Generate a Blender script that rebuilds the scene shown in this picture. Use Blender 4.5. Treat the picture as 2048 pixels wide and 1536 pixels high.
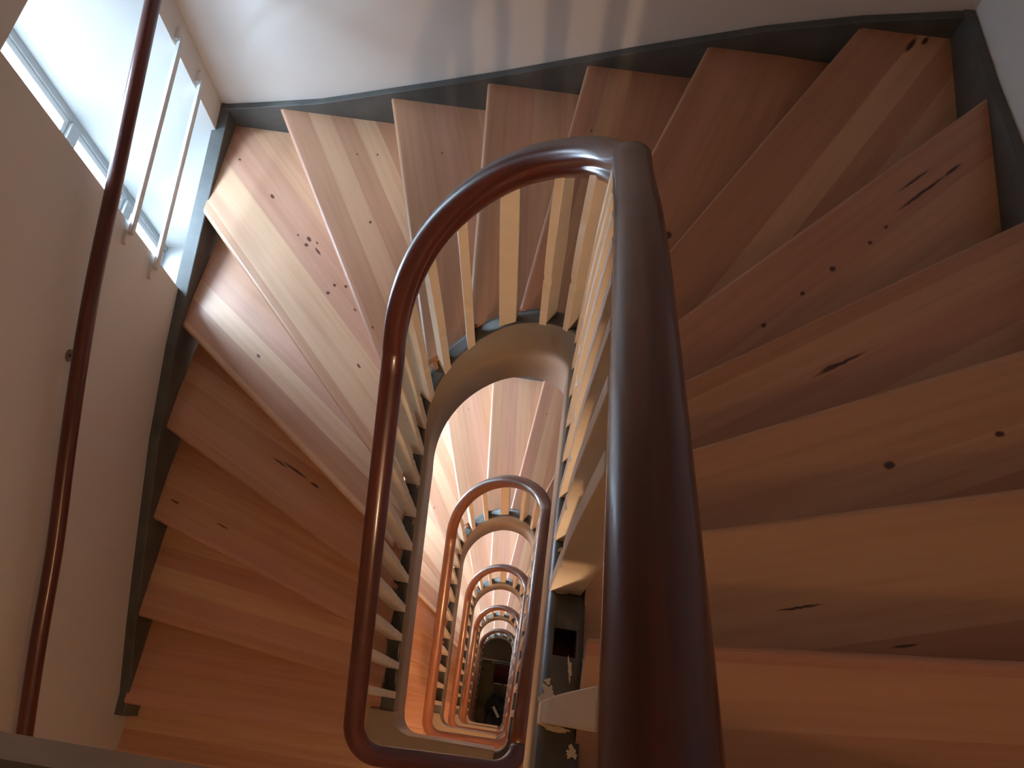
import bpy, bmesh, math, random
from mathutils import Vector, Matrix
# ---------------------------------------------------------------- scene reset
for o in list(bpy.data.objects): bpy.data.objects.remove(o)
S = bpy.context.scene
COL = S.collection
random.seed(7)
ZG = 16.731            # calibrated heights are measured from the camera; the ground floor ends up at z = 0
H = 3.145              # storey height
NF = 5                 # flights
# ---------------------------------------------------------------- camera
F_PX = 1567.4047
RW = None
def _cam():
    f, nx, ny, psi = 1567.4047, 998.5489, 1432.5752, 0.117
    n = Vector(((nx-1024)/f, (ny-768)/f, 1.0)).normalized()
    up = -n
    fx = Vector((0, 0, 1)); fw = (fx - up*fx.dot(up)).normalized()
    rt = fw.cross(up)
    if rt.x < 0: rt = -rt
    c, s = math.cos(psi), math.sin(psi)
    Fv = c*fw + s*rt; Rv = c*rt - s*fw
    M = Matrix((Rv, Fv, up))          # world <- camera (x right, y down, z forward)
    B = M @ Matrix(((1, 0, 0), (0, -1, 0), (0, 0, -1)))
    return M, B
CM, CB = _cam()
cd = bpy.data.cameras.new('camera'); co = bpy.data.objects.new('camera', cd); COL.objects.link(co)
cd.sensor_width = 36.0; cd.sensor_fit = 'HORIZONTAL'; cd.lens = F_PX/2048*36.0
cd.clip_start = 0.02; cd.clip_end = 100
m4 = CB.to_4x4(); m4.translation = (0, 0, ZG); co.matrix_world = m4
S.camera = co
# ---------------------------------------------------------------- world, lights, exposure
S.view_settings.view_transform = 'Standard'; S.view_settings.look = 'None'
S.view_settings.gamma = 1.0; S.view_settings.use_curve_mapping = False
S.view_settings.exposure = 0.0
W = bpy.data.worlds.new('sky'); S.world = W; W.use_nodes = True
bg = W.node_tree.nodes['Background']
bg.inputs[0].default_value = (0.70, 0.88, 1.08, 1); bg.inputs[1].default_value = 11.0
LAMP_COL = (1.0, 0.50, 0.22)
def point(name, loc, energy, col, rad):
    l = bpy.data.lights.new(name, 'POINT'); l.energy = energy; l.color = col; l.shadow_soft_size = rad
    o = bpy.data.objects.new(name, l); o.location = loc; COL.objects.link(o); return o
point('landing_lamp', (0.15, -1.30, ZG+0.65), 16.0, LAMP_COL, 0.10)
for k in range(NF):
    point('landing_lamp', (-0.18, -0.95, ZG-1.55-H*k), (15.0, 62.0, 62.0, 50.0, 7.0)[k], LAMP_COL, 0.045)
# added unseen spot, throws the baluster shadows on the far wall
_l = bpy.data.lights.new('stripe_spot', 'SPOT'); _l.energy = 38.0; _l.color = (1.0, 0.70, 0.46); _l.shadow_soft_size = 0.03
_l.spot_size = math.radians(66); _l.spot_blend = 0.6
_o = bpy.data.objects.new('stripe_spot', _l); _o.location = (-0.18, -0.95, ZG-1.60)
_o.rotation_euler = (Vector((-0.15, 2.525, ZG-2.15))-_o.location).to_track_quat('-Z', 'Y').to_euler(); COL.objects.link(_o)
def portal(k):
    l = bpy.data.lights.new('window_daylight', 'AREA'); l.shape = 'RECTANGLE'; l.size = 0.62; l.size_y = 2.3
    l.cycles.is_portal = True
    o = bpy.data.objects.new('window_daylight', l)
    o.location = (-2.42, 1.98, ZG-2.95-H*k); o.rotation_euler = (math.pi/2, 0, -math.pi/2); COL.objects.link(o)
for k in range(NF): portal(k)
def fill_panel(k, y, size, energy, z=-1.30):
    # unseen area light added outside the window to brighten the treads
    l = bpy.data.lights.new('daylight_fill', 'AREA'); l.shape = 'RECTANGLE'; l.size = size; l.size_y = 0.9
    l.energy = energy; l.color = (0.67, 0.88, 1.13); l.spread = math.pi
    o = bpy.data.objects.new('daylight_fill', l); a = Vector((-3.5, y, ZG+z-H*k))
    t = Vector((-1.0, 1.95, ZG-3.0-H*k)); o.location = a; o.rotation_euler = (t-a).to_track_quat('-Z', 'Y').to_euler(); COL.objects.link(o)
fill_panel(0, 2.0, 1.2, 250.0)
fill_panel(0, 3.12, 1.0, 300.0, -1.6)
for k in range(1, NF): fill_panel(k, 2.35, 2.2, 2250.0, -1.55)

# ---------------------------------------------------------------- materials
def mat(name):
    m = bpy.data.materials.new(name); m.use_nodes = True
    nt = m.node_tree; b = nt.nodes['Principled BSDF']
    return m, nt, b
def N(nt, t, **kw):
    n = nt.nodes.new(t)
    for k, v in kw.items(): setattr(n, k, v)
    return n
def math_(nt, op, a, b=None, c=None):
    n = N(nt, 'ShaderNodeMath', operation=op)
    for i, v in enumerate((a, b, c)):
        if v is None: continue
        if isinstance(v, (int, float)): n.inputs[i].default_value = v
        else: nt.links.new(v, n.inputs[i])
    return n.outputs[0]
def ramp(nt, fac, stops):
    r = N(nt, 'ShaderNodeValToRGB'); e = r.color_ramp.elements
    while len(e) < len(stops): e.new(0.5)
    for i, (p, c) in enumerate(stops): e[i].position = p; e[i].color = (*c, 1)
    nt.links.new(fac, r.inputs[0]); return r.outputs[0]
def mixc(nt, fac, a, b, mode='MIX'):
    n = N(nt, 'ShaderNodeMix', data_type='RGBA', blend_type=mode)
    for s, v in ((n.inputs[0], fac), (n.inputs[6], a), (n.inputs[7], b)):
        if isinstance(v, (int, float)): s.default_value = v
        elif isinstance(v, tuple): s.default_value = (*v, 1)
        else: nt.links.new(v, s)
    return n.outputs[2]
def noise(nt, vec, scale, detail=3, rough=0.5):
    n = N(nt, 'ShaderNodeTexNoise'); n.inputs['Scale'].default_value = scale
    n.inputs['Detail'].default_value = detail; n.inputs['Roughness'].default_value = rough
    if vec is not None: nt.links.new(vec, n.inputs['Vector'])
    return n.outputs[0]
def bump(nt, b, h, strength, dist=0.002):
    n = N(nt, 'ShaderNodeBump'); n.inputs['Strength'].default_value = strength; n.inputs['Distance'].default_value = dist
    nt.links.new(h, n.inputs['Height']); nt.links.new(n.outputs[0], b.inputs['Normal'])
def objco(nt): return N(nt, 'ShaderNodeTexCoord').outputs['Object']

def paint(name, col, rough=0.6, var=0.06, scale=6.0, bstr=0.15, coat=0.0, chips=None):
    m, nt, b = mat(name); v = objco(nt)
    f = noise(nt, v, scale, 4)
    lo = tuple(c*(1-var) for c in col); hi = tuple(min(1, c*(1+var)) for c in col)
    c = ramp(nt, f, [(0.3, lo), (0.7, hi)])
    if chips:
        g = noise(nt, v, 55, 5, 0.7)
        mk = ramp(nt, g, [(0.66, (0, 0, 0)), (0.70, (1, 1, 1))])
        c = mixc(nt, mk, c, chips)
    nt.links.new(c, b.inputs['Base Color'])
    b.inputs['Roughness'].default_value = rough; b.inputs['Coat Weight'].default_value = coat
    b.inputs['Coat Roughness'].default_value = 0.2
    bump(nt, b, noise(nt, v, 140, 3), bstr, 0.001)
    return m
M_WALL = paint('white_plaster', (0.67, 0.64, 0.61), 0.75, 0.02, 1.5, 0.12)
M_CEIL = paint('ceiling_plaster', (0.78, 0.76, 0.72), 0.8, 0.02)
M_SLATE = paint('slate_paint', (0.085, 0.088, 0.084), 0.42, 0.22, 9, 0.3, chips=(0.17, 0.18, 0.18))
M_TAUPE = paint('taupe_paint', (0.31, 0.245, 0.18), 0.35, 0.10, 4, 0.10)
M_CREAM = paint('cream_paint', (0.80, 0.71, 0.57), 0.5, 0.05, 12, 0.35)
M_REVEAL = paint('reveal_paint', (0.53, 0.525, 0.515), 0.7, 0.01, 2, 0.08)
M_FRAME = paint('window_paint', (0.36, 0.365, 0.36), 0.45, 0.04, 8, 0.1)
M_BAR = paint('bar_paint', (0.62, 0.62, 0.615), 0.4, 0.03, 10, 0.05)
M_DARK = paint('dark_hole', (0.07, 0.018, 0.012), 0.8, 0.3, 30, 0.3)
M_HALL = paint('hall_floor', (0.10, 0.065, 0.03), 0.6, 0.35, 3, 0.2)
M_PALE = paint('pale_strip', (0.55, 0.48, 0.33), 0.5, 0.05)
M_OLIVE = paint('olive_mat', (0.16, 0.125, 0.045), 0.8, 0.2, 14, 0.4)
M_RED = paint('dark_red', (0.09, 0.012, 0.010), 0.6, 0.3, 12, 0.2)
M_BLACK = paint('black_cloth', (0.012, 0.012, 0.013), 0.6, 0.4, 18, 0.5)
M_METAL = paint('dull_metal', (0.25, 0.24, 0.22), 0.4, 0.1)
M_METAL.node_tree.nodes['Principled BSDF'].inputs['Metallic'].default_value = 0.8

def mahogany(name, c0, c1, c2):
    m, nt, b = mat(name)
    uv = N(nt, 'ShaderNodeUVMap').outputs[0]
    mp = N(nt, 'ShaderNodeMapping'); mp.inputs['Scale'].default_value = (3.0, 60.0, 1.0); nt.links.new(uv, mp.inputs[0])
    f = noise(nt, mp.outputs[0], 1.0, 5, 0.6)
    c = ramp(nt, f, [(0.30, c0), (0.52, c1), (0.75, c2)])
    nt.links.new(c, b.inputs['Base Color'])
    b.inputs['Roughness'].default_value = 0.32; b.inputs['Coat Weight'].default_value = 0.5
    b.inputs['Coat Roughness'].default_value = 0.16
    bump(nt, b, f, 0.08, 0.001)
    return m
M_RAIL = mahogany('mahogany_varnish', (0.045, 0.007, 0.005), (0.085, 0.013, 0.008), (0.13, 0.026, 0.013))
M_RAIL2 = mahogany('orange_rail_varnish', (0.12, 0.034, 0.013), (0.18, 0.056, 0.021), (0.24, 0.085, 0.032))  # paler, more orange tone for the rails below the top one

KNOTS = []   # (u, v, ru, rv) in tread coordinates, filled in below
def beech():
    m, nt, b = mat('beech_boards')
    uv = N(nt, 'ShaderNodeUVMap').outputs[0]
    sp = N(nt, 'ShaderNodeSeparateXYZ'); nt.links.new(uv, sp.inputs[0]); U, V = sp.outputs[0], sp.outputs[1]
    row = math_(nt, 'FLOOR', math_(nt, 'DIVIDE', V, 0.093))
    w1 = N(nt, 'ShaderNodeTexWhiteNoise', noise_dimensions='1D'); nt.links.new(row, w1.inputs['W'])
    w2 = w1
    base = ramp(nt, w2.outputs[0], [(0.0, (0.50, 0.268, 0.160)), (0.2, (0.60, 0.355, 0.220)), (0.4, (0.55, 0.300, 0.200)),
                                    (0.6, (0.65, 0.410, 0.255)), (0.8, (0.53, 0.292, 0.172)), (1.0, (0.72, 0.530, 0.390))])
    base.node.color_ramp.interpolation = 'CONSTANT'
    cb2 = N(nt, 'ShaderNodeCombineXYZ')
    nt.links.new(math_(nt, 'MULTIPLY', U, 1.6), cb2.inputs[0])
    nt.links.new(math_(nt, 'MULTIPLY', V, 42.0), cb2.inputs[1]); nt.links.new(math_(nt, 'MULTIPLY', w2.outputs[0], 37.0), cb2.inputs[2])
    g = noise(nt, cb2.outputs[0], 1.0, 5, 0.55)
    gr = ramp(nt, g, [(0.28, (0.88, 0.83, 0.79)), (0.55, (1, 1, 1)), (0.8, (1.03, 1.03, 1.03))])
    c = mixc(nt, 1.0, base, gr, 'MULTIPLY')
    # beech flecks
    cb3 = N(nt, 'ShaderNodeCombineXYZ')
    nt.links.new(math_(nt, 'MULTIPLY', U, 90.0), cb3.inputs[0]); nt.links.new(math_(nt, 'MULTIPLY', V, 320.0), cb3.inputs[1])
    fl = noise(nt, cb3.outputs[0], 1.0, 1)
    c = mixc(nt, ramp(nt, fl, [(0.70, (0, 0, 0)), (0.76, (0.22, 0.22, 0.22))]), c, (0.22, 0.10, 0.06))
    # broad soft heartwood streaks
    cb4 = N(nt, 'ShaderNodeCombineXYZ')
    nt.links.new(math_(nt, 'MULTIPLY', U, 0.8), cb4.inputs[0]); nt.links.new(math_(nt, 'MULTIPLY', V, 9.0), cb4.inputs[1]); nt.links.new(w2.outputs[0], cb4.inputs[2])
    hs = noise(nt, cb4.outputs[0], 1.0, 2)
    c = mixc(nt, ramp(nt, hs, [(0.55, (0, 0, 0)), (0.75, (0.5, 0.5, 0.5))]), c, (0.42, 0.20, 0.12))
    # knots
    wob = N(nt, 'ShaderNodeTexNoise'); wob.inputs['Scale'].default_value = 60; nt.links.new(uv, wob.inputs['Vector'])
    wv = N(nt, 'ShaderNodeVectorMath', operation='MULTIPLY_ADD'); nt.links.new(wob.outputs[1], wv.inputs[0])
    wv.inputs[1].default_value = (0.012, 0.006, 0); nt.links.new(uv, wv.inputs[2])
    acc = None
    for (u, v, ru, rv) in KNOTS:
        s1 = N(nt, 'ShaderNodeVectorMath', operation='SUBTRACT'); nt.links.new(wv.outputs[0], s1.inputs[0]); s1.inputs[1].default_value = (u+0.006, v+0.003, 0)
        s2 = N(nt, 'ShaderNodeVectorMath', operation='MULTIPLY'); nt.links.new(s1.outputs[0], s2.inputs[0]); s2.inputs[1].default_value = (1/ru, 1/rv, 0)
        s3 = N(nt, 'ShaderNodeVectorMath', operation='LENGTH'); nt.links.new(s2.outputs[0], s3.inputs[0])
        acc = s3.outputs['Value'] if acc is None else math_(nt, 'MINIMUM', acc, s3.outputs['Value'])
    if acc is not None:
        c = mixc(nt, ramp(nt, acc, [(0.55, (1, 1, 1)), (1.0, (0, 0, 0))]), c, (0.085, 0.022, 0.014))
    nt.links.new(c, b.inputs['Base Color'])
    rr = N(nt, 'ShaderNodeMapRange'); nt.links.new(g, rr.inputs[0]); rr.inputs[3].default_value = 0.36; rr.inputs[4].default_value = 0.50
    nt.links.new(rr.outputs[0], b.inputs['Roughness'])
    b.inputs['Coat Weight'].default_value = 0.45; b.inputs['Coat Roughness'].default_value = 0.30
    bump(nt, b, g, 0.06, 0.0008)
    return m
def glass():
    m = bpy.data.materials.new('window_glass'); m.use_nodes = True; nt = m.node_tree
    nt.nodes.remove(nt.nodes['Principled BSDF']); out = nt.nodes['Material Output']
    t = N(nt, 'ShaderNodeBsdfTransparent'); t.inputs[0].default_value = (0.95, 0.97, 0.97, 1)
    g = N(nt, 'ShaderNodeBsdfGlossy'); g.inputs['Roughness'].default_value = 0.02
    mx = N(nt, 'ShaderNodeMixShader'); mx.inputs[0].default_value = 0.06; nt.links.new(t.outputs[0], mx.inputs[1]); nt.links.new(g.outputs[0], mx.inputs[2])
    nt.links.new(mx.outputs[0], out.inputs[0]); return m
M_GLASS = glass()

# ---------------------------------------------------------------- helpers
def link(name, bm, mats, parent=None, loc=None, smooth=False):
    me = bpy.data.meshes.new(name)
    bmesh.ops.recalc_face_normals(bm, faces=bm.faces[:])
    if smooth:
        for f in bm.faces: f.smooth = True
    bm.to_mesh(me); bm.free()
    for m in (mats if isinstance(mats, (list, tuple)) else [mats]): me.materials.append(m)
    if smooth:
        try: me.set_sharp_from_angle(angle=math.radians(40))
        except Exception: pass
    o = bpy.data.objects.new(name, me); COL.objects.link(o)
    if parent: o.parent = parent
    if loc: o.location = loc
    return o
def empty(name, loc, label, cat, group=None):
    o = bpy.data.objects.new(name, None); o.empty_display_size = 0.1; o.location = loc; COL.objects.link(o)
    o['label'] = label; o['category'] = cat
    if group: o['group'] = group
    return o
def tag(o, label, cat, group=None):
    o['label'] = label; o['category'] = cat
    if group: o['group'] = group
    return o
def struct(o): o['kind'] = 'structure'; return o
def box(bm, x0, x1, y0, y1, z0, z1, mi=0, bev=0.0):
    vs = [bm.verts.new((x, y, z)) for x in (x0, x1) for y in (y0, y1) for z in (z0, z1)]
    idx = [(0, 1, 3, 2), (4, 6, 7, 5), (0, 4, 5, 1), (2, 3, 7, 6), (0, 2, 6, 4), (1, 5, 7, 3)]
    fs = [bm.faces.new([vs[i] for i in q]) for q in idx]
    for f in fs: f.material_index = mi
    if bev > 0:
        bmesh.ops.bevel(bm, geom=list({e for f in fs for e in f.edges}), offset=bev, segments=2, affect='EDGES', profile=0.5)
    return fs
def prism(bm, poly, z0, z1, mi=0):
    lo = [bm.verts.new((x, y, z0)) for x, y in poly]; hi = [bm.verts.new((x, y, z1)) for x, y in poly]
    n = len(poly); fs = [bm.faces.new(hi), bm.faces.new(lo[::-1])]
    for i in range(n): fs.append(bm.faces.new([lo[i], lo[(i+1) % n], hi[(i+1) % n], hi[i]]))
    for f in fs: f.material_index = mi
    return fs, lo, hi
def tube(bm, pts, r, n=14, uvl=None, cap=True):
    pts = [Vector(p) for p in pts]; rings = []; L = 0
    for i, p in enumerate(pts):
        t = (pts[min(i+1, len(pts)-1)] - pts[max(i-1, 0)]).normalized()
        up = Vector((0, 0, 1)); a = t.cross(up)
        if a.length < 1e-4: a = Vector((1, 0, 0))
        a.normalize(); b = a.cross(t)
        rr = r[i] if isinstance(r, (list, tuple)) else r
        if i: L += (p-pts[i-1]).length
        rings.append(([bm.verts.new(p + rr*(math.cos(2*math.pi*j/n)*a + math.sin(2*math.pi*j/n)*b)) for j in range(n)], L))
    for (A, la), (B, lb) in zip(rings, rings[1:]):
        for j in range(n):
            f = bm.faces.new((A[j], A[(j+1) % n], B[(j+1) % n], B[j]))
            if uvl:
                for lp, (uu, vv) in zip(f.loops, ((la, j/n), (la, (j+1)/n), (lb, (j+1)/n), (lb, j/n))): lp[uvl].uv = (uu, vv*0.2)
    if cap:
        bm.faces.new(rings[0][0][::-1]); bm.faces.new(rings[-1][0])

# ---------------------------------------------------------------- plan of the well (calibrated)
X0, YC = -0.216, 1.0408
AI, TH, RYI = 0.2754, 0.0622, 0.235
ZS = [-3.9928, -3.1966, -2.5579, -2.0368, -1.201]           # string top: left near, left far, apex, right far, right near
TS = [0, 1, 2, 3, 4]
TR = [0, .5, 1, 1.5, 2, 2.5, 3, 3.33, 3.67, 4.0]
ZR = [-3.0875, -2.7048, -2.3345, -1.9608, -1.6727, -1.4441, -1.213, -0.9262, -0.6737, -0.4414]   # rail axis
HS = 0.470
def pchip(T, Zk, t):
    n = len(T); h = [T[i+1]-T[i] for i in range(n-1)]; s = [(Zk[i+1]-Zk[i])/h[i] for i in range(n-1)]
    m = [s[0]] + [(s[i-1]*h[i]+s[i]*h[i-1])/(h[i-1]+h[i]) for i in range(1, n-1)] + [s[-1]]
    i = 0
    while i < n-2 and t >= T[i+1]: i += 1
    u = (t-T[i])/h[i]
    return (2*u**3-3*u**2+1)*Zk[i]+(u**3-2*u**2+u)*h[i]*m[i]+(-2*u**3+3*u**2)*Zk[i+1]+(u**3-u**2)*h[i]*m[i+1]
YN = -0.10
EXT = 0.0     # the lower storeys' well reaches a little further towards the far wall
def plan(t, a, ry, x0=X0, yc=None):
    """point and outward normal on the U-shaped loop"""
    yc = (YC if yc is None else yc)+EXT
    if t <= 1: return Vector((x0-a, YN+(yc-YN)*t, 0)), Vector((-1, 0, 0))
    if t >= 3: return Vector((x0+a, yc+(YN-yc)*(t-3), 0)), Vector((1, 0, 0))
    th = math.pi*(1-(t-1)/2); c, s = math.cos(th), math.sin(th)
    return Vector((x0+a*c, yc+ry*s, 0)), Vector((c/a, s/ry, 0)).normalized()
def loop_path(a, ry, T, Zk, x0, yc, ts, near=True, rc=0.10):
    """list of (pos, outward normal) from the top right end down to the left end, then round the near end"""
    P = []
    for t in sorted(ts, reverse=True):
        p, n = plan(t, a, ry, x0, yc); p = p.copy(); p.z = pchip(T, Zk, t); P.append((p, n))
    if near:
        zl, zr = Zk[0], Zk[-1]-H
        pts = []
        xl, xr, yn = x0-a, x0+a, YN-rc
        for i in range(1, 11):
            th = math.pi+math.pi/2*i/10; pts.append((Vector((xl+rc+rc*math.cos(th), YN+rc*math.sin(th), 0)), Vector((math.cos(th), math.sin(th), 0))))
        for i in range(1, 6):
            x = xl+rc+(xr-xl-2*rc)*i/6; pts.append((Vector((x, yn, 0)), Vector((0, -1, 0))))
        for i in range(0, 11):
            th = 1.5*math.pi+math.pi/2*i/10; pts.append((Vector((xr-rc+rc*math.cos(th), YN+rc*math.sin(th), 0)), Vector((math.cos(th), math.sin(th), 0))))
        last = P[-1][0]; L = 0; acc = []
        q = Vector((last.x, last.y, 0))
        for p, n in pts: L += (p-q).length; acc.append(L); q = p
        for (p, n), l in zip(pts, acc): p.z = zl+(zr-zl)*l/L; P.append((p, n))
    return P

# ---------------------------------------------------------------- tread layout (nose lines: outer end at wall string, inner end at well string)
NOSE = {1: ((-1.733, -0.210), (-0.522, -0.193)), 2: ((-1.733, 0.172), (-0.522, 0.031)), 3: ((-1.733, 0.596), (-0.522, 0.221)),
        4: ((-1.733, 0.990), (-0.522, 0.407)), 5: ((-1.733, 1.438), (-0.522, 0.564)), 6: ((-1.733, 1.960), (-0.522, 0.750)),
        7: ((-1.463, 2.490), (-0.522, 0.956)), 8: ((-0.898, 2.490), (-0.474, 1.184)), 9: ((-0.449, 2.490), (-0.328, 1.288)),
        10: ((-0.032, 2.490), (-0.141, 1.299)), 11: ((0.422, 2.490), (0.017, 1.214)), 12: ((0.935, 2.490), (0.090, 1.026)),
        13: ((1.263, 2.053), (0.090, 0.834)), 14: ((1.263, 1.478), (0.090, 0.654)), 15: ((1.263, 1.043), (0.090, 0.473)),
        16: ((1.263, 0.646), (0.090, 0.303)), 17: ((1.263, 0.249), (0.090, 0.128)), 18: ((1.263, -0.13), (0.090, -0.05)),
        19: ((1.263, -0.42), (0.090, -0.33))}
def zt(k): return -3.981+(k-1)*0.17 if k < 19 else -1.006
def V2(p): return Vector((p[0], p[1]))
def nose_in(k):
    p = NOSE[k][1]
    # end the tread on the outer face of the well string
    f = max(0.0, min(1.0, p[1]/1.0))
    y = p[1]+EXT*f; yc = YC+EXT
    a, ry, e = AI+TH/2, RYI+TH/2, TH/2-0.004
    o = V2(NOSE[k][0]); i = Vector((p[0], y)); d = (o-i).normalized()
    q = i.copy()
    for _ in range(60):
        if q.y <= yc: inside = abs(q.x-X0) < a+e
        else: inside = ((q.x-X0)/(a+e))**2+((q.y-yc)/(ry+e))**2 < 1
        if not inside: break
        q = q+d*0.002
    return q
def nose_dirs(k):
    o, i = V2(NOSE[k][0]), nose_in(k); d = (i-o).normalized()
    b = Vector((d.y, -d.x))                       # candidate back (uphill) direction
    kk = min(k+1, 19); mid = (V2(NOSE[kk][0])+V2(NOSE[kk][1]))/2 - (o+i)/2
    if k == 19: mid = -((V2(NOSE[18][0])+V2(NOSE[18][1]))/2 - (o+i)/2)
    if b.dot(mid) < 0: b = -b
    return o, i, d, b
def inner_edge(pa, pb):
    """follow the outer face of the well string from pa to pb"""
    yc = YC+EXT; a_, r_ = AI+TH-0.004, RYI+TH-0.004
    def ang(p):
        if p.y <= yc+0.001: return None
        return math.atan2((p.y-yc)/r_, (p.x-X0)/a_)
    a0, a1 = ang(pa), ang(pb); out = []
    if a0 is None and a1 is None: return out
    if a0 is None: a0 = math.pi if pa.x < X0 else 0
    if a1 is None: a1 = math.pi if pb.x < X0 else 0
    for j in range(1, 6):
        a = a0+(a1-a0)*j/6
        out.append(Vector((X0+a_*math.cos(a), yc+r_*math.sin(a))))
    return out
TT = 0.042
def tread_poly(k):
    o, i, d, b = nose_dirs(k); o2, i2, d2, b2 = nose_dirs(k+1)
    s = 0.045
    ob, ib = o2+b2*s, i2+b2*s
    poly = [o - d*0.012, i]
    poly += [p for p in inner_edge(i, i2)]
    poly += [ib, ob - d2*0.012]
    if k == 6: poly.append(Vector((-1.745, 2.502)))
    if k == 12: poly.append(Vector((1.275, 2.502)))
    # keep the outer end inside the wall string
    q = []
    for p in poly: q.append((max(-1.745, min(1.275, p.x)), min(2.502, p.y)))
    return q
def tread_uv(k, fl, p):
    o, i, d, b = nose_dirs(k); r = Vector((p[0], p[1]))-o
    return (r.dot(d)+k*3.7+fl*80.3, r.dot(b)+k*1.31+0.012*(k % 3)+fl*31.7)
# knots seen in the photograph: tread, pixel, half sizes (m)
def ray_z(px, z):
    d = CM @ Vector(((px[0]-1024)/F_PX, (px[1]-768)/F_PX, 1.0)); return d*(z/d.z)
KN = [(6, (545, 393), .018, .010), (6, (618, 478), .020, .010), (6, (613, 490), .013, .011), (6, (636, 503), .03, .007), (6, (596, 470), .008, .006),
      (6, (634, 486), .008, .005), (6, (669, 570), .011, .008), (6, (656, 586), .012, .010), (6, (692, 573), .010, .008), (6, (710, 620), .012, .006),
      (6, (718, 732), .016, .006), (6, (480, 319), .010, .006), (5, (517, 712), .014, .008), (7, (741, 444), .011, .007), (7, (745, 655), .014, .004),
      (7, (755, 309), .006, .005), (7, (714, 308), .006, .005), (8, (884, 306), .006, .006), (10, (1183, 261), .006, .006), (11, (1337, 470), .02, .014),
      (12, (1822, 90), .05, .012), (12, (1850, 82), .03, .010), (13, (1845, 385), .13, .006), (13, (1830, 360), .08, .005), (13, (1905, 340), .05, .006),
      (13, (1740, 485), .010, .008), (13, (1772, 454), .010, .006), (13, (1665, 538), .012, .010), (13, (1605, 587), .010, .007), (13, (1527, 650), .012, .008),
      (14, (1680, 728), .09, .006), (14, (1660, 736), .03, .009), (14, (1454, 708), .012, .006), (15, (1778, 930), .016, .010), (15, (2000, 868), .014, .008),
      (4, (630, 970), .03, .008), (4, (590, 940), .09, .006), (4, (560, 925), .05, .005), (3, (350, 1003), .03, .006), (3, (445, 1052), .04, .004),
      (5, (320, 1045), .02, .005), (16, (1600, 1215), .05, .003), (16, (1810, 1292), .03, .003)]
for k, px, ru, rv in KN:
    if k == 5 and px[1] > 1000: k = 3
    p = ray_z(px, zt(k)); u, v = tread_uv(k, 0, (p.x, p.y)); KNOTS.append((u, v, ru, rv))
M_BEECH = beech()

# ---------------------------------------------------------------- room shell
ZB, ZTOP = 0.0, ZG+1.75
XL, XR, YF, YB = -1.78, 1.30, 2.525, -1.75
def quad(bm, vs, mi=0):
    f = bm.faces.new([bm.verts.new(v) for v in vs]); f.material_index = mi; return f
bm = bmesh.new(); box(bm, XL-0.7, XR+0.2, YB-0.2, YF+0.2, -0.25, 0.0); struct(link('floor', bm, M_HALL))
bm = bmesh.new(); box(bm, XL-0.7, XR+0.2, YB-0.2, YF+0.2, ZTOP, ZTOP+0.2); struct(link('ceiling', bm, M_CEIL))
bm = bmesh.new(); box(bm, XL-0.7, XR+0.2, YF, YF+0.2, ZB, ZTOP); struct(link('wall_far', bm, M_WALL))
bm = bmesh.new(); box(bm, XR, XR+0.2, YB, YF, ZB, ZTOP); struct(link('wall_right', bm, M_WALL))
bm = bmesh.new(); box(bm, XL-0.7, XR+0.2, YB-0.2, YB, ZB, ZTOP); struct(link('wall_near', bm, M_WALL))
# left wall: thick masonry with one splayed window opening per storey
WY0, WY1 = 1.598, 2.385          # opening at the inner wall face
GY0, GY1 = 1.70, 2.245           # opening at the window frame
XO, XGL = -2.46, -2.36
WZ1, WZ0 = -1.808, -4.02
bm = bmesh.new()
box(bm, XO, XL, YB, WY0-0.0, ZB, ZTOP)
def wall_block(z0, z1): box(bm, XO, XL, WY0, YF, z0, z1)
edges = [ZB]
for k in reversed(range(NF)):
    edges += [max(0.02, ZG+WZ0-H*k), ZG+WZ1-H*k]
edges.append(ZTOP)
for a, b in zip(edges[0::2], edges[1::2]):
    if b > a+0.001: wall_block(a, b)
for k in range(NF):
    z0, z1 = max(0.02, ZG+WZ0-H*k), ZG+WZ1-H*k
    # far pier with splayed white reveal, near splay wedge
    _, lo, hi = prism(bm, [(XL, WY1), (XL, YF), (XO, YF), (XO, GY1), (XGL, GY1)], z0, z1, 0)
    prism(bm, [(XL, WY0), (XGL, GY0), (XO, GY0), (XO, WY0)], z0, z1, 1)
for f in bm.faces:
    c = f.calc_center_median()
    if f.material_index == 0 and abs(f.normal.z) < 0.1: pass
bm.normal_update()
for f in bm.faces:
    c = f.calc_center_median()
    if XGL < c.x < XL-0.01 and GY0-0.05 < c.y < WY1+0.02: f.material_index = 1
struct(link('wall_left', bm, [M_WALL, M_REVEAL]))
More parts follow.
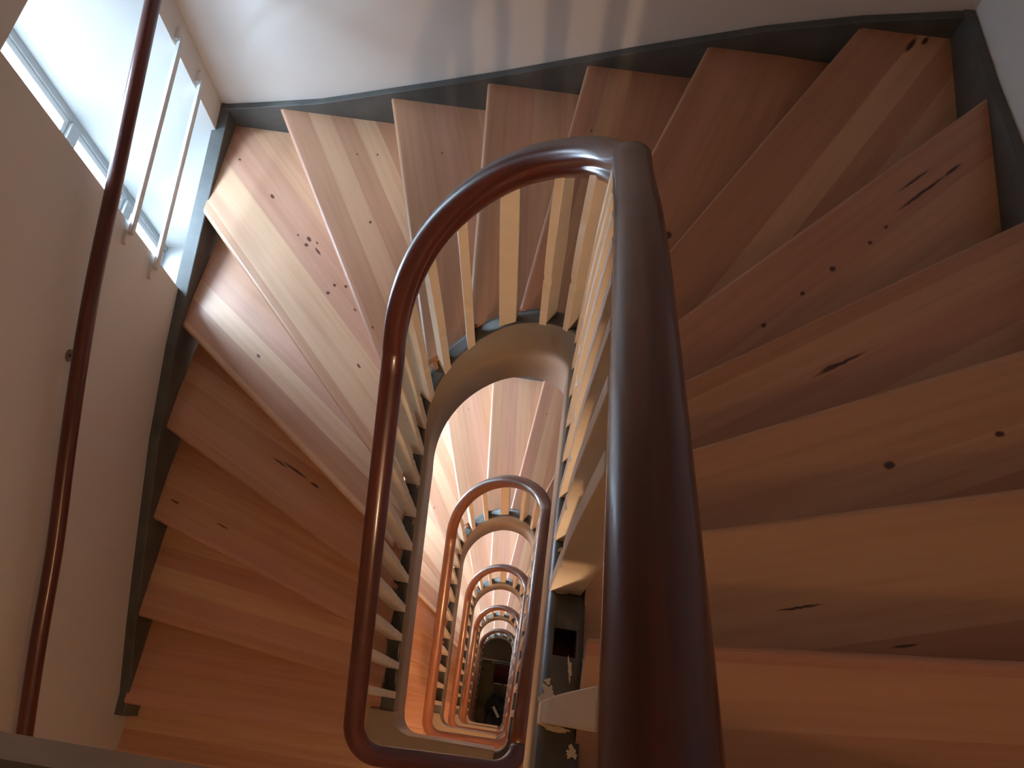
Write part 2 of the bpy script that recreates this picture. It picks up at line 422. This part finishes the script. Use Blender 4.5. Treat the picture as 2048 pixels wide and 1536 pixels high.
def window(k):
    z1 = ZG+WZ1-H*k; z0 = max(0.06, ZG+WZ0-H*k)
    w = bpy.data.objects.new('window_%d' % (k+1), None); w.location = (XGL, (GY0+GY1)/2, z0); COL.objects.link(w); struct(w)
    L = Vector(w.location)
    def part(name, boxes, m, bev=0.004):
        b = bmesh.new()
        for (x0, x1, y0, y1, a, c) in boxes: box(b, x0-L.x, x1-L.x, y0-L.y, y1-L.y, a-L.z, c-L.z, 0, bev)
        return link(name, b, m, w)
    part('window_frame', [(XGL-0.06, XGL, GY0, GY0+0.045, z0, z1), (XGL-0.06, XGL, GY1-0.036, GY1, z0, z1),
                          (XGL-0.06, XGL, GY0+0.045, GY1-0.045, z1-0.05, z1), (XGL-0.06, XGL, GY0+0.045, GY1-0.045, z0, z0+0.05)], M_FRAME)
    tz = [ZG-2.935-H*k, ZG-3.52-H*k]
    tz = [t for t in tz if t > z0+0.2]
    for t in tz: part('transom_bar', [(XGL-0.062, XGL+0.012, GY0+0.045, GY1-0.045, t-0.035, t+0.035)], M_FRAME)
    lev = [z1-0.05]+[t for t in tz]+[z0+0.05]
    for a, b in zip(lev, lev[1:]):
        top = a-(0.035 if a in tz else 0); bot = b+(0.035 if b in tz else 0)
        y0, y1 = GY0+0.045, GY1-0.036; s = 0.030
        part('sash', [(XGL-0.045, XGL-0.01, y0, y0+s, bot, top), (XGL-0.045, XGL-0.01, y1-s, y1, bot, top),
                      (XGL-0.045, XGL-0.01, y0+s, y1-s, top-s, top), (XGL-0.045, XGL-0.01, y0+s, y1-s, bot, bot+s)], M_BAR, 0.003)
        part('pane', [(XGL-0.030, XGL-0.026, y0+s-0.004, y1-s+0.004, bot+s-0.004, top-s+0.004)], M_GLASS, 0)
for k in range(NF): window(k)

# ---------------------------------------------------------------- one flight (all storeys share the shapes)
LEFT_TOP = [(-0.265, -4.000), (-0.172, -3.985), (0.13, -3.822), (0.451, -3.665), (0.919, -3.446), (1.335, -3.300), (1.586, -3.235), (1.95, -3.150), (2.252, -3.080), (2.525, -3.015)]
FAR_TOP = [(-1.78, -3.022), (-1.618, -2.985), (-1.252, -2.891), (-0.973, -2.789), (-0.675, -2.680), (-0.369, -2.565), (0.204, -2.334), (0.611, -2.180), (0.935, -2.085), (1.25, -2.018), (1.30, -2.010)]
RIGHT_TOP = [(2.525, -2.010), (2.09, -1.924), (1.72, -1.835), (1.40, -1.700), (1.00, -1.535), (0.60, -1.355), (0.20, -1.180), (-0.15, -1.030), (-0.45, -0.93)]
def wall_string(prof, axis, c0, c1, depth=0.34, clip_end=None):
    b = bmesh.new(); n = len(prof); V = []
    for (s, z) in prof:
        zb = z-depth
        if clip_end is not None: zb = max(zb, clip_end)
        row = []
        for (c, zz) in ((c0, z), (c1, z), (c1, zb), (c0, zb)):
            row.append(b.verts.new((c, s, zz) if axis == 'y' else (s, c, zz)))
        V.append(row)
    for A, B in zip(V, V[1:]):
        for j in range(4): b.faces.new((A[j], A[(j+1) % 4], B[(j+1) % 4], B[j]))
    b.faces.new(V[0]); b.faces.new(V[-1][::-1])
    bmesh.ops.recalc_face_normals(b, faces=b.faces[:])
    es = [e for e in b.edges if all(v in [r[j] for r in V for j in (0, 1)] for v in e.verts) and len(e.link_faces) == 2]
    bmesh.ops.bevel(b, geom=es, offset=0.004, segments=2, affect='EDGES', profile=0.5)
    return b
HOLE_Y = (0.105, 0.152)
def string_mesh(top):
    ts = [i/20 for i in range(0, 21)] + [1+2*i/56 for i in range(1, 56)] + [3+i/20 for i in range(0, 21)]
    if top:
        hts = [3+(y-YC)/(YN-YC) for y in HOLE_Y]
        ts = [t for t in ts if not min(hts)-0.004 < t < max(hts)+0.004] + hts
        ts += [4.0+0.12*i for i in range(1, 4)]
    P = []
    a, ry = AI+TH/2, RYI+TH/2
    path = loop_path(a, ry, TS, ZS, X0, YC, ts)
    b = bmesh.new(); R = []
    off = [TH/2, TH/2-0.012, -TH/2+0.012, -TH/2]
    for p, n in path:
        row = [b.verts.new(p + n*o) for o in off]
        row += [b.verts.new(p + n*(-TH/2) - Vector((0, 0, HS))), b.verts.new(p + n*(TH/2) - Vector((0, 0, HS)))]
        R.append((row, p))
    m = len(R[0][0])
    for (A, pa), (B, pb) in zip(R, R[1:]):
        hole = top and pa.x > 0 and abs(pa.y-HOLE_Y[0]) < 0.002 and abs(pb.y-HOLE_Y[1]) < 0.002
        for j in range(m):
            if hole and j == 1:
                q = [A[1], A[2], B[2], B[1]]; low = [b.verts.new(v.co-Vector((0, 0, 0.06))) for v in q]
                for i in range(4): b.faces.new((q[i], q[(i+1) % 4], low[(i+1) % 4], low[i])).material_index = 2
                b.faces.new(low).material_index = 2
                continue
            f = b.faces.new((A[j], A[(j+1) % m], B[(j+1) % m], B[j]))
            f.material_index = 1 if j in (3, 4) or pb.y < YN-0.004 and not (top and pb.x > 0) else 0
            f.smooth = True
    b.faces.new(R[0][0]); b.faces.new(R[-1][0][::-1])
    return b
def rail_mesh(top):
    ts = [i/20 for i in range(0, 21)] + [1+2*i/72 for i in range(1, 72)] + [3+i/24 for i in range(0, 25)]
    if top: ts += [4+0.1*i for i in range(1, 5)]
    path = loop_path(AI+TH/2+0.0, RYI+TH/2+0.0065, TR, ZR, X0+0.0065, YC-0.016, ts, True, 0.10)
    prof = [(0.0, 0.024), (0.012, 0.023), (0.024, 0.018), (0.033, 0.009), (0.0375, -0.003), (0.037, -0.012), (0.032, -0.019), (0.0265, -0.024),
            (0.0245, -0.030), (0.0265, -0.035), (0.0290, -0.041), (0.0290, -0.049), (0.0265, -0.058), (0.0225, -0.064), (0.0, -0.066)]
    prof = prof + [(-x, z) for x, z in prof[-2:0:-1]]
    b = bmesh.new(); uvl = b.loops.layers.uv.new('UVMap'); R = []; L = 0
    for i, (p, n) in enumerate(path):
        t = (path[min(i+1, len(path)-1)][0]-path[max(i-1, 0)][0]).normalized()
        if i == len(path)-1: t = Vector((0, YC-YN, (pchip(TR, ZR, 3.95)-pchip(TR, ZR, 4.0))/0.05)).normalized()
        n2 = (n - t*n.dot(t)).normalized(); u = t.cross(n2)
        if u.z < 0: u = -u
        if i: L += (p-path[i-1][0]).length
        R.append(([b.verts.new(p+n2*x+u*z) for x, z in prof], L))
    m = len(prof)
    for (A, la), (B, lb) in zip(R, R[1:]):
        for j in range(m):
            f = b.faces.new((A[j], A[(j+1) % m], B[(j+1) % m], B[j])); f.smooth = True
            for lp, (uu, vv) in zip(f.loops, ((la, j), (la, j+1), (lb, j+1), (lb, j))): lp[uvl].uv = (uu, vv*0.008)
    b.faces.new(R[0][0]); b.faces.new(R[-1][0][::-1])
    return b
def baluster_mesh(h, wt=0.028, wr=0.056, sh_top=0.0, sh_bot=0.0, wide=False):
    """sawn board: local x = across the string (well side negative), local y = along it; base at z=0; sheared ends"""
    b = bmesh.new()
    if wide: prof = [(0, .031, -.031), (.30*h, .030, -.031), (.62*h, .029, -.030), (h, .026, -.027)]
    else:
        hw = wr/2
        prof = [(0, hw*.96, -hw), (.30*h, hw*.98, -hw*1.0), (.335*h, hw*.98, -hw*1.0), (.35*h, hw*1.0, -hw*.86), (.40*h, hw*1.02, -hw*1.02),
                (.55*h, hw*1.06, -hw*1.04), (.72*h, hw*.92, -hw*.98), (h, hw*.76, -hw*.80)]
    R = []
    ht = 0.015 if wide else wt/2
    for i, (z, xo, xi) in enumerate(prof):
        sh = sh_bot if i == 0 else (sh_top if i == len(prof)-1 else 0)
        R.append([b.verts.new((x, y, z+y*sh)) for x, y in ((xo, -ht), (xo, ht), (xi, ht), (xi, -ht))] if not wide else
                 [b.verts.new((x, y, z+y*sh)) for x, y in ((ht, -xo), (ht, xo), (-ht, -xi), (-ht, xi))])
    for A, B in zip(R, R[1:]):
        for j in range(4): b.faces.new((A[j], A[(j+1) % 4], B[(j+1) % 4], B[j]))
    b.faces.new(R[0][::-1]); b.faces.new(R[-1])
    bmesh.ops.recalc_face_normals(b, faces=b.faces[:])
    bmesh.ops.bevel(b, geom=[e for e in b.edges], offset=0.0015, segments=1, affect='EDGES')
    return b
def arc_len_t():
    a, ry = AI+TH/2, RYI+TH/2; tab = [(0, 0.0)]; q = plan(0, a, ry)[0]
    for i in range(1, 1601):
        t = i/400; p = plan(t, a, ry)[0]; tab.append((t, tab[-1][1]+(p-q).length)); q = p
    return tab
ATAB = arc_len_t()
# baluster stations as loop parameter t
def t_left(y): return (y-YN)/(YC-YN)
def t_right(y): return 3+(YC-y)/(YC-YN)
def t_arc(x, y): return 1+2*(1-math.atan2((y-YC)/RYI, (x-X0)/AI)/math.pi)
BT = [t_left(y) for y in (0.016, 0.140, 0.258, 0.377, 0.495, 0.622, 0.752, 0.876, 0.990)]
BT += [t_arc(-.489, 1.080), t_arc(-.462, 1.150), t_arc(-.400, 1.218), t_arc(-.307, 1.263), t_arc(-.178, 1.274), t_arc(-.048, 1.230), t_arc(.032, 1.152)]
BT += [t_right(y) for y in (1.02, 0.905, 0.79, 0.675, 0.56, 0.455, 0.345, 0.235, 0.128, 0.015)]
WIDE_I, MISSING_I = 13, 24

def flight_label(k):
    return ['topmost winding flight of beech treads, curling from the window side round to the right',
            'second winding flight down, its pale treads framed by the large oval opening',
            'third winding flight down, seen between the second and third oval rails',
            'fourth winding flight down, a thin pale crescent inside the small oval',
            'lowest winding flight, just above the dark hall floor'][k]
def bal_label(k):
    return ['topmost balustrade with dark mahogany rail, nearest the viewer, and cream board balusters',
            'second balustrade down, orange-brown rail looping inside the topmost one',
            'third balustrade down, reddish rail forming the middle oval loop',
            'fourth balustrade down, small brown rail loop near the bottom of the well',
            'lowest balustrade, tiny dark rail loop around the hall floor'][k]
def build_flight(top):
    root = empty('stair_flight', (0, 0, ZG), flight_label(0), 'staircase', 'winding stair flights stacked round the well')
    for k in range(1, 19):
        o, i, d, b_ = nose_dirs(k)
        bm = bmesh.new(); uvl = bm.loops.layers.uv.new('UVMap')
        poly = tread_poly(k); z = zt(k)
        fs, lo, hi = prism(bm, poly, z-TT, z)
        fe = [e for e in bm.edges if set(e.verts) in ({hi[0], hi[1]}, {lo[0], lo[1]})]
        bmesh.ops.recalc_face_normals(bm, faces=bm.faces[:])
        bmesh.ops.bevel(bm, geom=fe, offset=0.014, segments=4, affect='EDGES', profile=0.5)
        for f in bm.faces:
            vert = abs(f.normal.z) < 0.3
            for lp in f.loops:
                u, v = tread_uv(k, 0, lp.vert.co)
                lp[uvl].uv = (u, v + (0.0 if not vert else (z-lp.vert.co.z)*0.2))
        t = link('tread', bm, M_BEECH, root)
        # riser under this nose
        bm = bmesh.new(); uvl = bm.loops.layers.uv.new('UVMap')
        zl = zt(k-1) if k > 1 else -4.151
        a0, a1 = o+b_*0.026-d*0.012, i+b_*0.026
        a2, a3 = i+b_*0.044, o+b_*0.044-d*0.012
        prism(bm, [(p.x, p.y) for p in (a0, a1, a2, a3)], zl-0.002, z-TT+0.001)
        for f in bm.faces:
            for lp in f.loops:
                u, v = tread_uv(k, 0, lp.vert.co); lp[uvl].uv = (u, lp.vert.co.z*1.0+k*3.3)
        link('riser', bm, M_BEECH, t)
    for nm, prof, ax, c0, c1, ce in (('wall_string', LEFT_TOP, 'y', -1.80, -1.733, -4.148), ('wall_string', FAR_TOP, 'x', 2.5245, 2.490, None), ('wall_string', RIGHT_TOP, 'y', 1.2995, 1.263, None)):
        link(nm, wall_string(prof, ax, c0, c1, 0.36, ce), M_SLATE, root)
    link('well_string', string_mesh(top), [M_SLATE, M_TAUPE, M_DARK], root)
    if top:
        rnd = random.Random(4)
        def blob(y, x0, x1, w, ang=0.0, n=30, left=False):
            t = t_left(y) if left else t_right(y)
            z = pchip(TS, ZS, t); sl = (pchip(TS, ZS, t+0.02)-pchip(TS, ZS, t-0.02))/(0.04*(YC-YN))*(1 if left else -1)
            bm = bmesh.new(); cx = (x0+x1)/2; hx = abs(x1-x0)/2; lo, hi = [], []
            for i in range(n):
                a = 2*math.pi*i/n; rr = 1+rnd.uniform(-0.22, 0.22)+0.25*math.sin(3*a+y*90)+0.15*math.sin(5*a+x0*300)
                px, py = hx*rr*math.cos(a), w*rr*math.sin(a)
                qx, qy = cx+px*math.cos(ang)-py*math.sin(ang), y+px*math.sin(ang)+py*math.cos(ang)
                zz = z+sl*(qy-y)
                lo.append(bm.verts.new((qx, qy, zz-0.001))); hi.append(bm.verts.new((qx, qy, zz+0.0022)))
            bm.faces.new(hi); bm.faces.new(lo[::-1])
            for i in range(n): bm.faces.new((lo[i], lo[(i+1) % n], hi[(i+1) % n], hi[i]))
            link('paint_drip', bm, M_CREAM, root)
        for b in ((0.222, 0.062, 0.104, 0.004, 0.05), (0.085, 0.098, 0.104, 0.017, 0.1), (0.042, 0.058, 0.082, 0.014, 0.4), (0.062, 0.062, 0.072, 0.005, 0.2),
                  (-0.004, 0.062, 0.106, 0.004, -0.08), (-0.032, 0.104, 0.118, 0.008, 0.2), (0.31, 0.064, 0.08, 0.004, 0.3)): blob(*b)
        for y, w in ((0.20, 0.03), (0.09, 0.035), (0.72, 0.012), (0.86, 0.012)): blob(y, -0.4985, -0.4955, w, 0.0, 14, True)
    return root
def build_balustrade(top):
    root = empty('balustrade', (0, 0, ZG), bal_label(0), 'balustrade', 'balustrades round the stair well')
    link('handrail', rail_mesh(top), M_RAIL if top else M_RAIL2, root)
    a, ry = AI+TH/2, RYI+TH/2
    for idx, t in enumerate(BT):
        if top and idx == MISSING_I: continue
        p, n = plan(t, a-0.004, ry-0.004); z0 = pchip(TS, ZS, t)-0.012
        z1 = pchip(TR, ZR, t)-0.062
        e = 0.02; q0, _ = plan(max(0, t-e), a, ry); q1, _ = plan(min(4, t+e), a, ry); dl = (q1-q0).length
        sb = (pchip(TS, ZS, min(4, t+e))-pchip(TS, ZS, max(0, t-e)))/dl; st = (pchip(TR, ZR, min(4, t+e))-pchip(TR, ZR, max(0, t-e)))/dl
        ang = math.atan2(n.y, n.x)
        ydir = Vector((-math.sin(ang), math.cos(ang), 0)); sg = 1 if ydir.dot(q1-q0) > 0 else -1
        bm = baluster_mesh(z1-z0, 0.030, 0.058, st*sg, sb*sg, idx == WIDE_I)
        o = link('baluster', bm, M_CREAM, root); o.location = (p.x, p.y, z0); o.rotation_euler = (0, 0, ang)
    return root
def copy_tree(o, parent=None, skip=(), dz=0.0):
    c = o.copy(); COL.objects.link(c)
    c.parent = parent
    for ch in list(o.children):
        if ch.name.split('.')[0] in skip: continue
        copy_tree(ch, c, skip)
    return c
build_flight(True); build_balustrade(True)
EXT = 0.062
f1 = b1 = None
for k in range(1, NF):
    f = build_flight(False) if k == 1 else copy_tree(f1)
    b = build_balustrade(False) if k == 1 else copy_tree(b1)
    if k == 1: f1, b1 = f, b
    f.location.z = ZG-H*k; f['label'] = flight_label(k)
    b.location.z = ZG-H*k; b['label'] = bal_label(k)
EXT = 0.0

# ---------------------------------------------------------------- landings
def landing(k):
    """landing above flight k (k = 0 is the top one the viewer stands on)"""
    zz = ZG-1.006-H*k
    lab = ['top landing with a taupe fascia and dark edge at the bottom left corner', 'beech landing at the foot of the topmost flight, lower left',
           'beech landing at the foot of the second flight down', 'beech landing at the foot of the third flight down', 'beech landing at the foot of the fourth flight down'][k]
    root = empty('landing', (-0.2, -1.0, zz), lab, 'landing', 'stair landings stacked above each other')
    L = Vector(root.location)
    bm = bmesh.new(); uvl = bm.loops.layers.uv.new('UVMap')
    if k == 0: poly = [(XL, YB+0.002), (XR-0.037, YB+0.002), (XR-0.037, -0.37), (0.04, -0.30), (0.04, -0.195), (XL, -0.195)]
    else: poly = [(XL, YB+0.002), (XR-0.037, YB+0.002), (XR-0.037, -0.37), (0.125, -0.30), (0.125, -0.235), (-0.596, -0.235), (-0.596, -0.150), (XL, -0.150)]
    fs, lo, hi = prism(bm, [(x-L.x, y-L.y) for x, y in poly], -0.04, 0.0)
    for f in bm.faces:
        for lp in f.loops: lp[uvl].uv = (lp.vert.co.x*1.0+k*7.7, lp.vert.co.y+k*2.2+5.03)
    link('floorboards', bm, M_BEECH, root)
    bm = bmesh.new(); prism(bm, [(x-L.x, y-L.y) for x, y in [(px, min(py, -0.20)-0.01) if py > YB+0.01 else (px, py) for px, py in poly]], -0.24, -0.041)
    link('slab', bm, M_CEIL, root)
    if k > 0:
        arc = [(-0.491+0.09-0.09*math.cos(t*math.pi/16), -0.055-0.09*math.sin(t*math.pi/16)) for t in range(0, 9)]
        poly = [(-0.602, -0.055)]+arc+[(0.0, -0.145), (0.0, -0.225), (-0.602, -0.225)]
        bm = bmesh.new(); prism(bm, [(x-L.x, y-L.y) for x, y in poly], -0.30, 0.205)
        bmesh.ops.bevel(bm, geom=[e for e in bm.edges if e.verts[0].co.z > 0.2 and e.verts[1].co.z > 0.2], offset=0.004, segments=2, affect='EDGES')
        link('landing_curb', bm, M_TAUPE, root)
    if k == 0:
        bm = bmesh.new(); box(bm, XL-L.x, 0.04-L.x, -0.194-L.y, -0.131-L.y, -0.265, 0.002)
        for f in bm.faces: f.material_index = 1 if f.calc_center_median().y > -0.14-L.y and abs(f.normal.y) > 0.5 else 0
        bm.normal_update()
        for f in bm.faces: f.material_index = 1 if f.normal.y > 0.5 else 0
        link('landing_fascia', bm, [M_SLATE, M_TAUPE], root)
    return root
for k in range(NF): landing(k)

# ---------------------------------------------------------------- wall handrail
hr = empty('wall_handrail', (XL, 1.0, ZG-2.6), 'round dark mahogany handrail running along the white left wall across the window', 'handrail')
L = Vector(hr.location)
pts = [(-1.70, -0.62, -3.29), (-1.70, -0.313, -3.150), (-1.70, 0.0, -3.02), (-1.70, 0.31, -2.905), (-1.70, 0.66, -2.745), (-1.70, 0.99, -2.605), (-1.70, 1.27, -2.505), (-1.70, 1.56, -2.418), (-1.70, 1.9, -2.312), (-1.70, 2.29, -2.195), (-1.70, 2.43, -2.155)]
def smooth(pts, n=6):
    out = []
    P = [Vector(p) for p in pts]
    for i in range(len(P)-1):
        p0, p1, p2, p3 = P[max(i-1, 0)], P[i], P[i+1], P[min(i+2, len(P)-1)]
        for j in range(n):
            t = j/n; out.append(0.5*((2*p1)+(p2-p0)*t+(2*p0-5*p1+4*p2-p3)*t*t+(3*p1-p0-3*p2+p3)*t**3))
    return out+[P[-1]]
bm = bmesh.new(); uvl = bm.loops.layers.uv.new('UVMap')
tube(bm, [p+Vector((0, 0, ZG))-L for p in smooth(pts)], 0.029, 18, uvl)
link('rail_pole', bm, M_RAIL, hr, smooth=True)
for y, z in ((-0.45, -3.21), (0.98, -2.61)):
    bm = bmesh.new()
    a = Vector((XL, y, z+ZG-0.06))-L
    tube(bm, [a+Vector((0.0, 0, 0)), a+Vector((0.045, 0, -0.005)), a+Vector((0.075, 0, 0.012)), a+Vector((0.08, 0, 0.035))], 0.007, 10)
    tube(bm, [a+Vector((-0.001, 0, 0)), a+Vector((0.006, 0, 0))], 0.022, 14)
    link('wall_bracket', bm, M_METAL, hr, smooth=True)

# ---------------------------------------------------------------- window guard bars
for (y0, z0, y1, z1, lab) in ((1.515, -2.715, 2.455, -2.512, 'upper white metal guard bar across the bright window opening'),
                              (1.505, -2.968, 2.455, -2.757, 'lower white metal guard bar across the window, nearer the grey wall string')):
    a, b = Vector((-1.758, y0, z0+ZG)), Vector((-1.758, y1, z1+ZG)); t = (b-a).normalized(); w = Vector((0, -t.z, t.y))
    root = empty('guard_bar', a, lab, 'window bar', 'white guard bars across the window')
    bm = bmesh.new()
    P = [a+t*0.035, b-t*0.035]
    hx, hw = 0.009, 0.014
    R = [[bm.verts.new(p-a+Vector((sx*hx, 0, 0))+w*(sw*hw)) for sx, sw in ((-1, -1), (1, -1), (1, 1), (-1, 1))] for p in P]
    for j in range(4): bm.faces.new((R[0][j], R[0][(j+1) % 4], R[1][(j+1) % 4], R[1][j]))
    bm.faces.new(R[0]); bm.faces.new(R[1][::-1])
    bmesh.ops.recalc_face_normals(bm, faces=bm.faces[:]); bmesh.ops.bevel(bm, geom=bm.edges[:], offset=0.003, segments=2, affect='EDGES')
    link('bar_rod', bm, M_BAR, root)
    for p, s in ((a, 1), (b, -1)):
        bm = bmesh.new(); q = p-a
        ring = []
        for x in (-0.0225, -0.008):
            ring.append([bm.verts.new(q+Vector((x, 0, 0))+t*s*(0.03*c-0.0)+w*(0.016*d)) for c, d in ((-0.5, 0), (-0.2, .8), (0.4, 1), (1.5, .9), (1.5, -.9), (0.4, -1), (-0.2, -.8))])
        n = 7
        for j in range(n): bm.faces.new((ring[0][j], ring[0][(j+1) % n], ring[1][(j+1) % n], ring[1][j]))
        bm.faces.new(ring[0][::-1]); bm.faces.new(ring[1])
        link('mounting_foot', bm, M_WALL, root)

# ---------------------------------------------------------------- hall at the bottom of the well
def hall_px(px, z=0.0):
    d = CM @ Vector(((px[0]-1024)/F_PX, (px[1]-768)/F_PX, 1.0)); p = d*((z-ZG)/d.z); return Vector((p.x, p.y))
def hall_box(name, p0, p1, wid, z0, z1, m, lab, cat, grp=None):
    a, b = hall_px(p0), hall_px(p1); t = (b-a).normalized(); w = Vector((-t.y, t.x))*wid/2
    c = (a+b)/2
    bm = bmesh.new(); prism(bm, [tuple(q-c) for q in (a-w, b-w, b+w, a+w)], z0, z1)
    bmesh.ops.bevel(bm, geom=bm.edges[:], offset=0.003, segments=1, affect='EDGES')
    o = link(name, bm, m); o.location = (c.x, c.y, 0); return tag(o, lab, cat, grp)
hall_box('threshold_strip', (955, 1315), (1040, 1329.5), 0.022, 0, 0.012, M_PALE, 'longer pale threshold strip across the dark hall floor, farther one', 'floor strip', 'pale strips on the hall floor')
hall_box('threshold_strip', (984, 1324.5), (1036, 1333), 0.022, 0, 0.012, M_PALE, 'shorter pale threshold strip on the dark hall floor, nearer one', 'floor strip', 'pale strips on the hall floor')
# ribbed mat
a, b_ = hall_px((975, 1328)), hall_px((968, 1420)); c = (a+b_)/2
bm = bmesh.new(); ln = (b_-a).length; n = 26
box(bm, -0.17, 0.17, -ln/2, ln/2, 0.0, 0.010)
for i in range(n):
    y = -ln/2+ln*(i+0.5)/n; box(bm, -0.165, 0.165, y-ln/n*0.28, y+ln/n*0.28, 0.010, 0.018)
o = link('ribbed_mat', bm, M_OLIVE); o.location = (c.x, c.y, 0); d = (b_-a); o.rotation_euler = (0, 0, math.atan2(d.y, d.x)+math.pi/2)
tag(o, 'long olive ribbed floor mat along the left of the hall floor', 'mat')
# crate
p = hall_px((1008, 1350), 0.25)
root = empty('storage_box', (p.x, p.y, 0), 'dark red box standing on the hall floor beside the ribbed mat', 'box')
bm = bmesh.new()
box(bm, -0.21, 0.21, -0.17, 0.17, 0.0, 0.02)
for x0, x1, y0, y1 in ((-0.21, -0.195, -0.17, 0.17), (0.195, 0.21, -0.17, 0.17), (-0.195, 0.195, -0.17, -0.155), (-0.195, 0.195, 0.155, 0.17)): box(bm, x0, x1, y0, y1, 0.02, 0.26, 0, 0.003)
link('box_body', bm, M_RED, root)
for s in (-1, 1):
    bm = bmesh.new(); box(bm, 0.02 if s > 0 else -0.17, 0.17 if s > 0 else -0.02, -0.19, -0.171, 0.20, 0.235, 0, 0.004); link('pale_handle', bm, M_PALE, root)
# black bundle with a pale object on top
p = hall_px((992, 1424), 0.2)
bm = bmesh.new(); bmesh.ops.create_uvsphere(bm, u_segments=32, v_segments=18, radius=1.0)
for v in bm.verts:
    x, y, z = v.co; a = math.atan2(y, x)
    r = 1+0.10*math.sin(3*a+1)+0.06*math.sin(7*a+z*4)+0.05*math.sin(11*a-z*6)
    v.co = (x*0.24*r, y*0.31*r, max(0.0, (z*0.5+0.5))**0.8*0.36*(1+0.08*math.sin(5*a+3*z)))
o = link('black_bundle', bm, M_BLACK, smooth=True); o.location = (p.x, p.y, 0); tag(o, 'round black cloth bundle lying on the dark hall floor', 'bag')
q = hall_px((991.5, 1424), 0.36)
bm = bmesh.new(); box(bm, -0.11, 0.11, -0.026, 0.026, -0.012, 0.012, 0, 0.008); o = link('folded_paper', bm, M_PALE)
o.location = (q.x, q.y, 0.372); o.rotation_euler = (0.0, 0.06, -0.95); tag(o, 'small pale narrow object lying on top of the black bundle', 'paper')
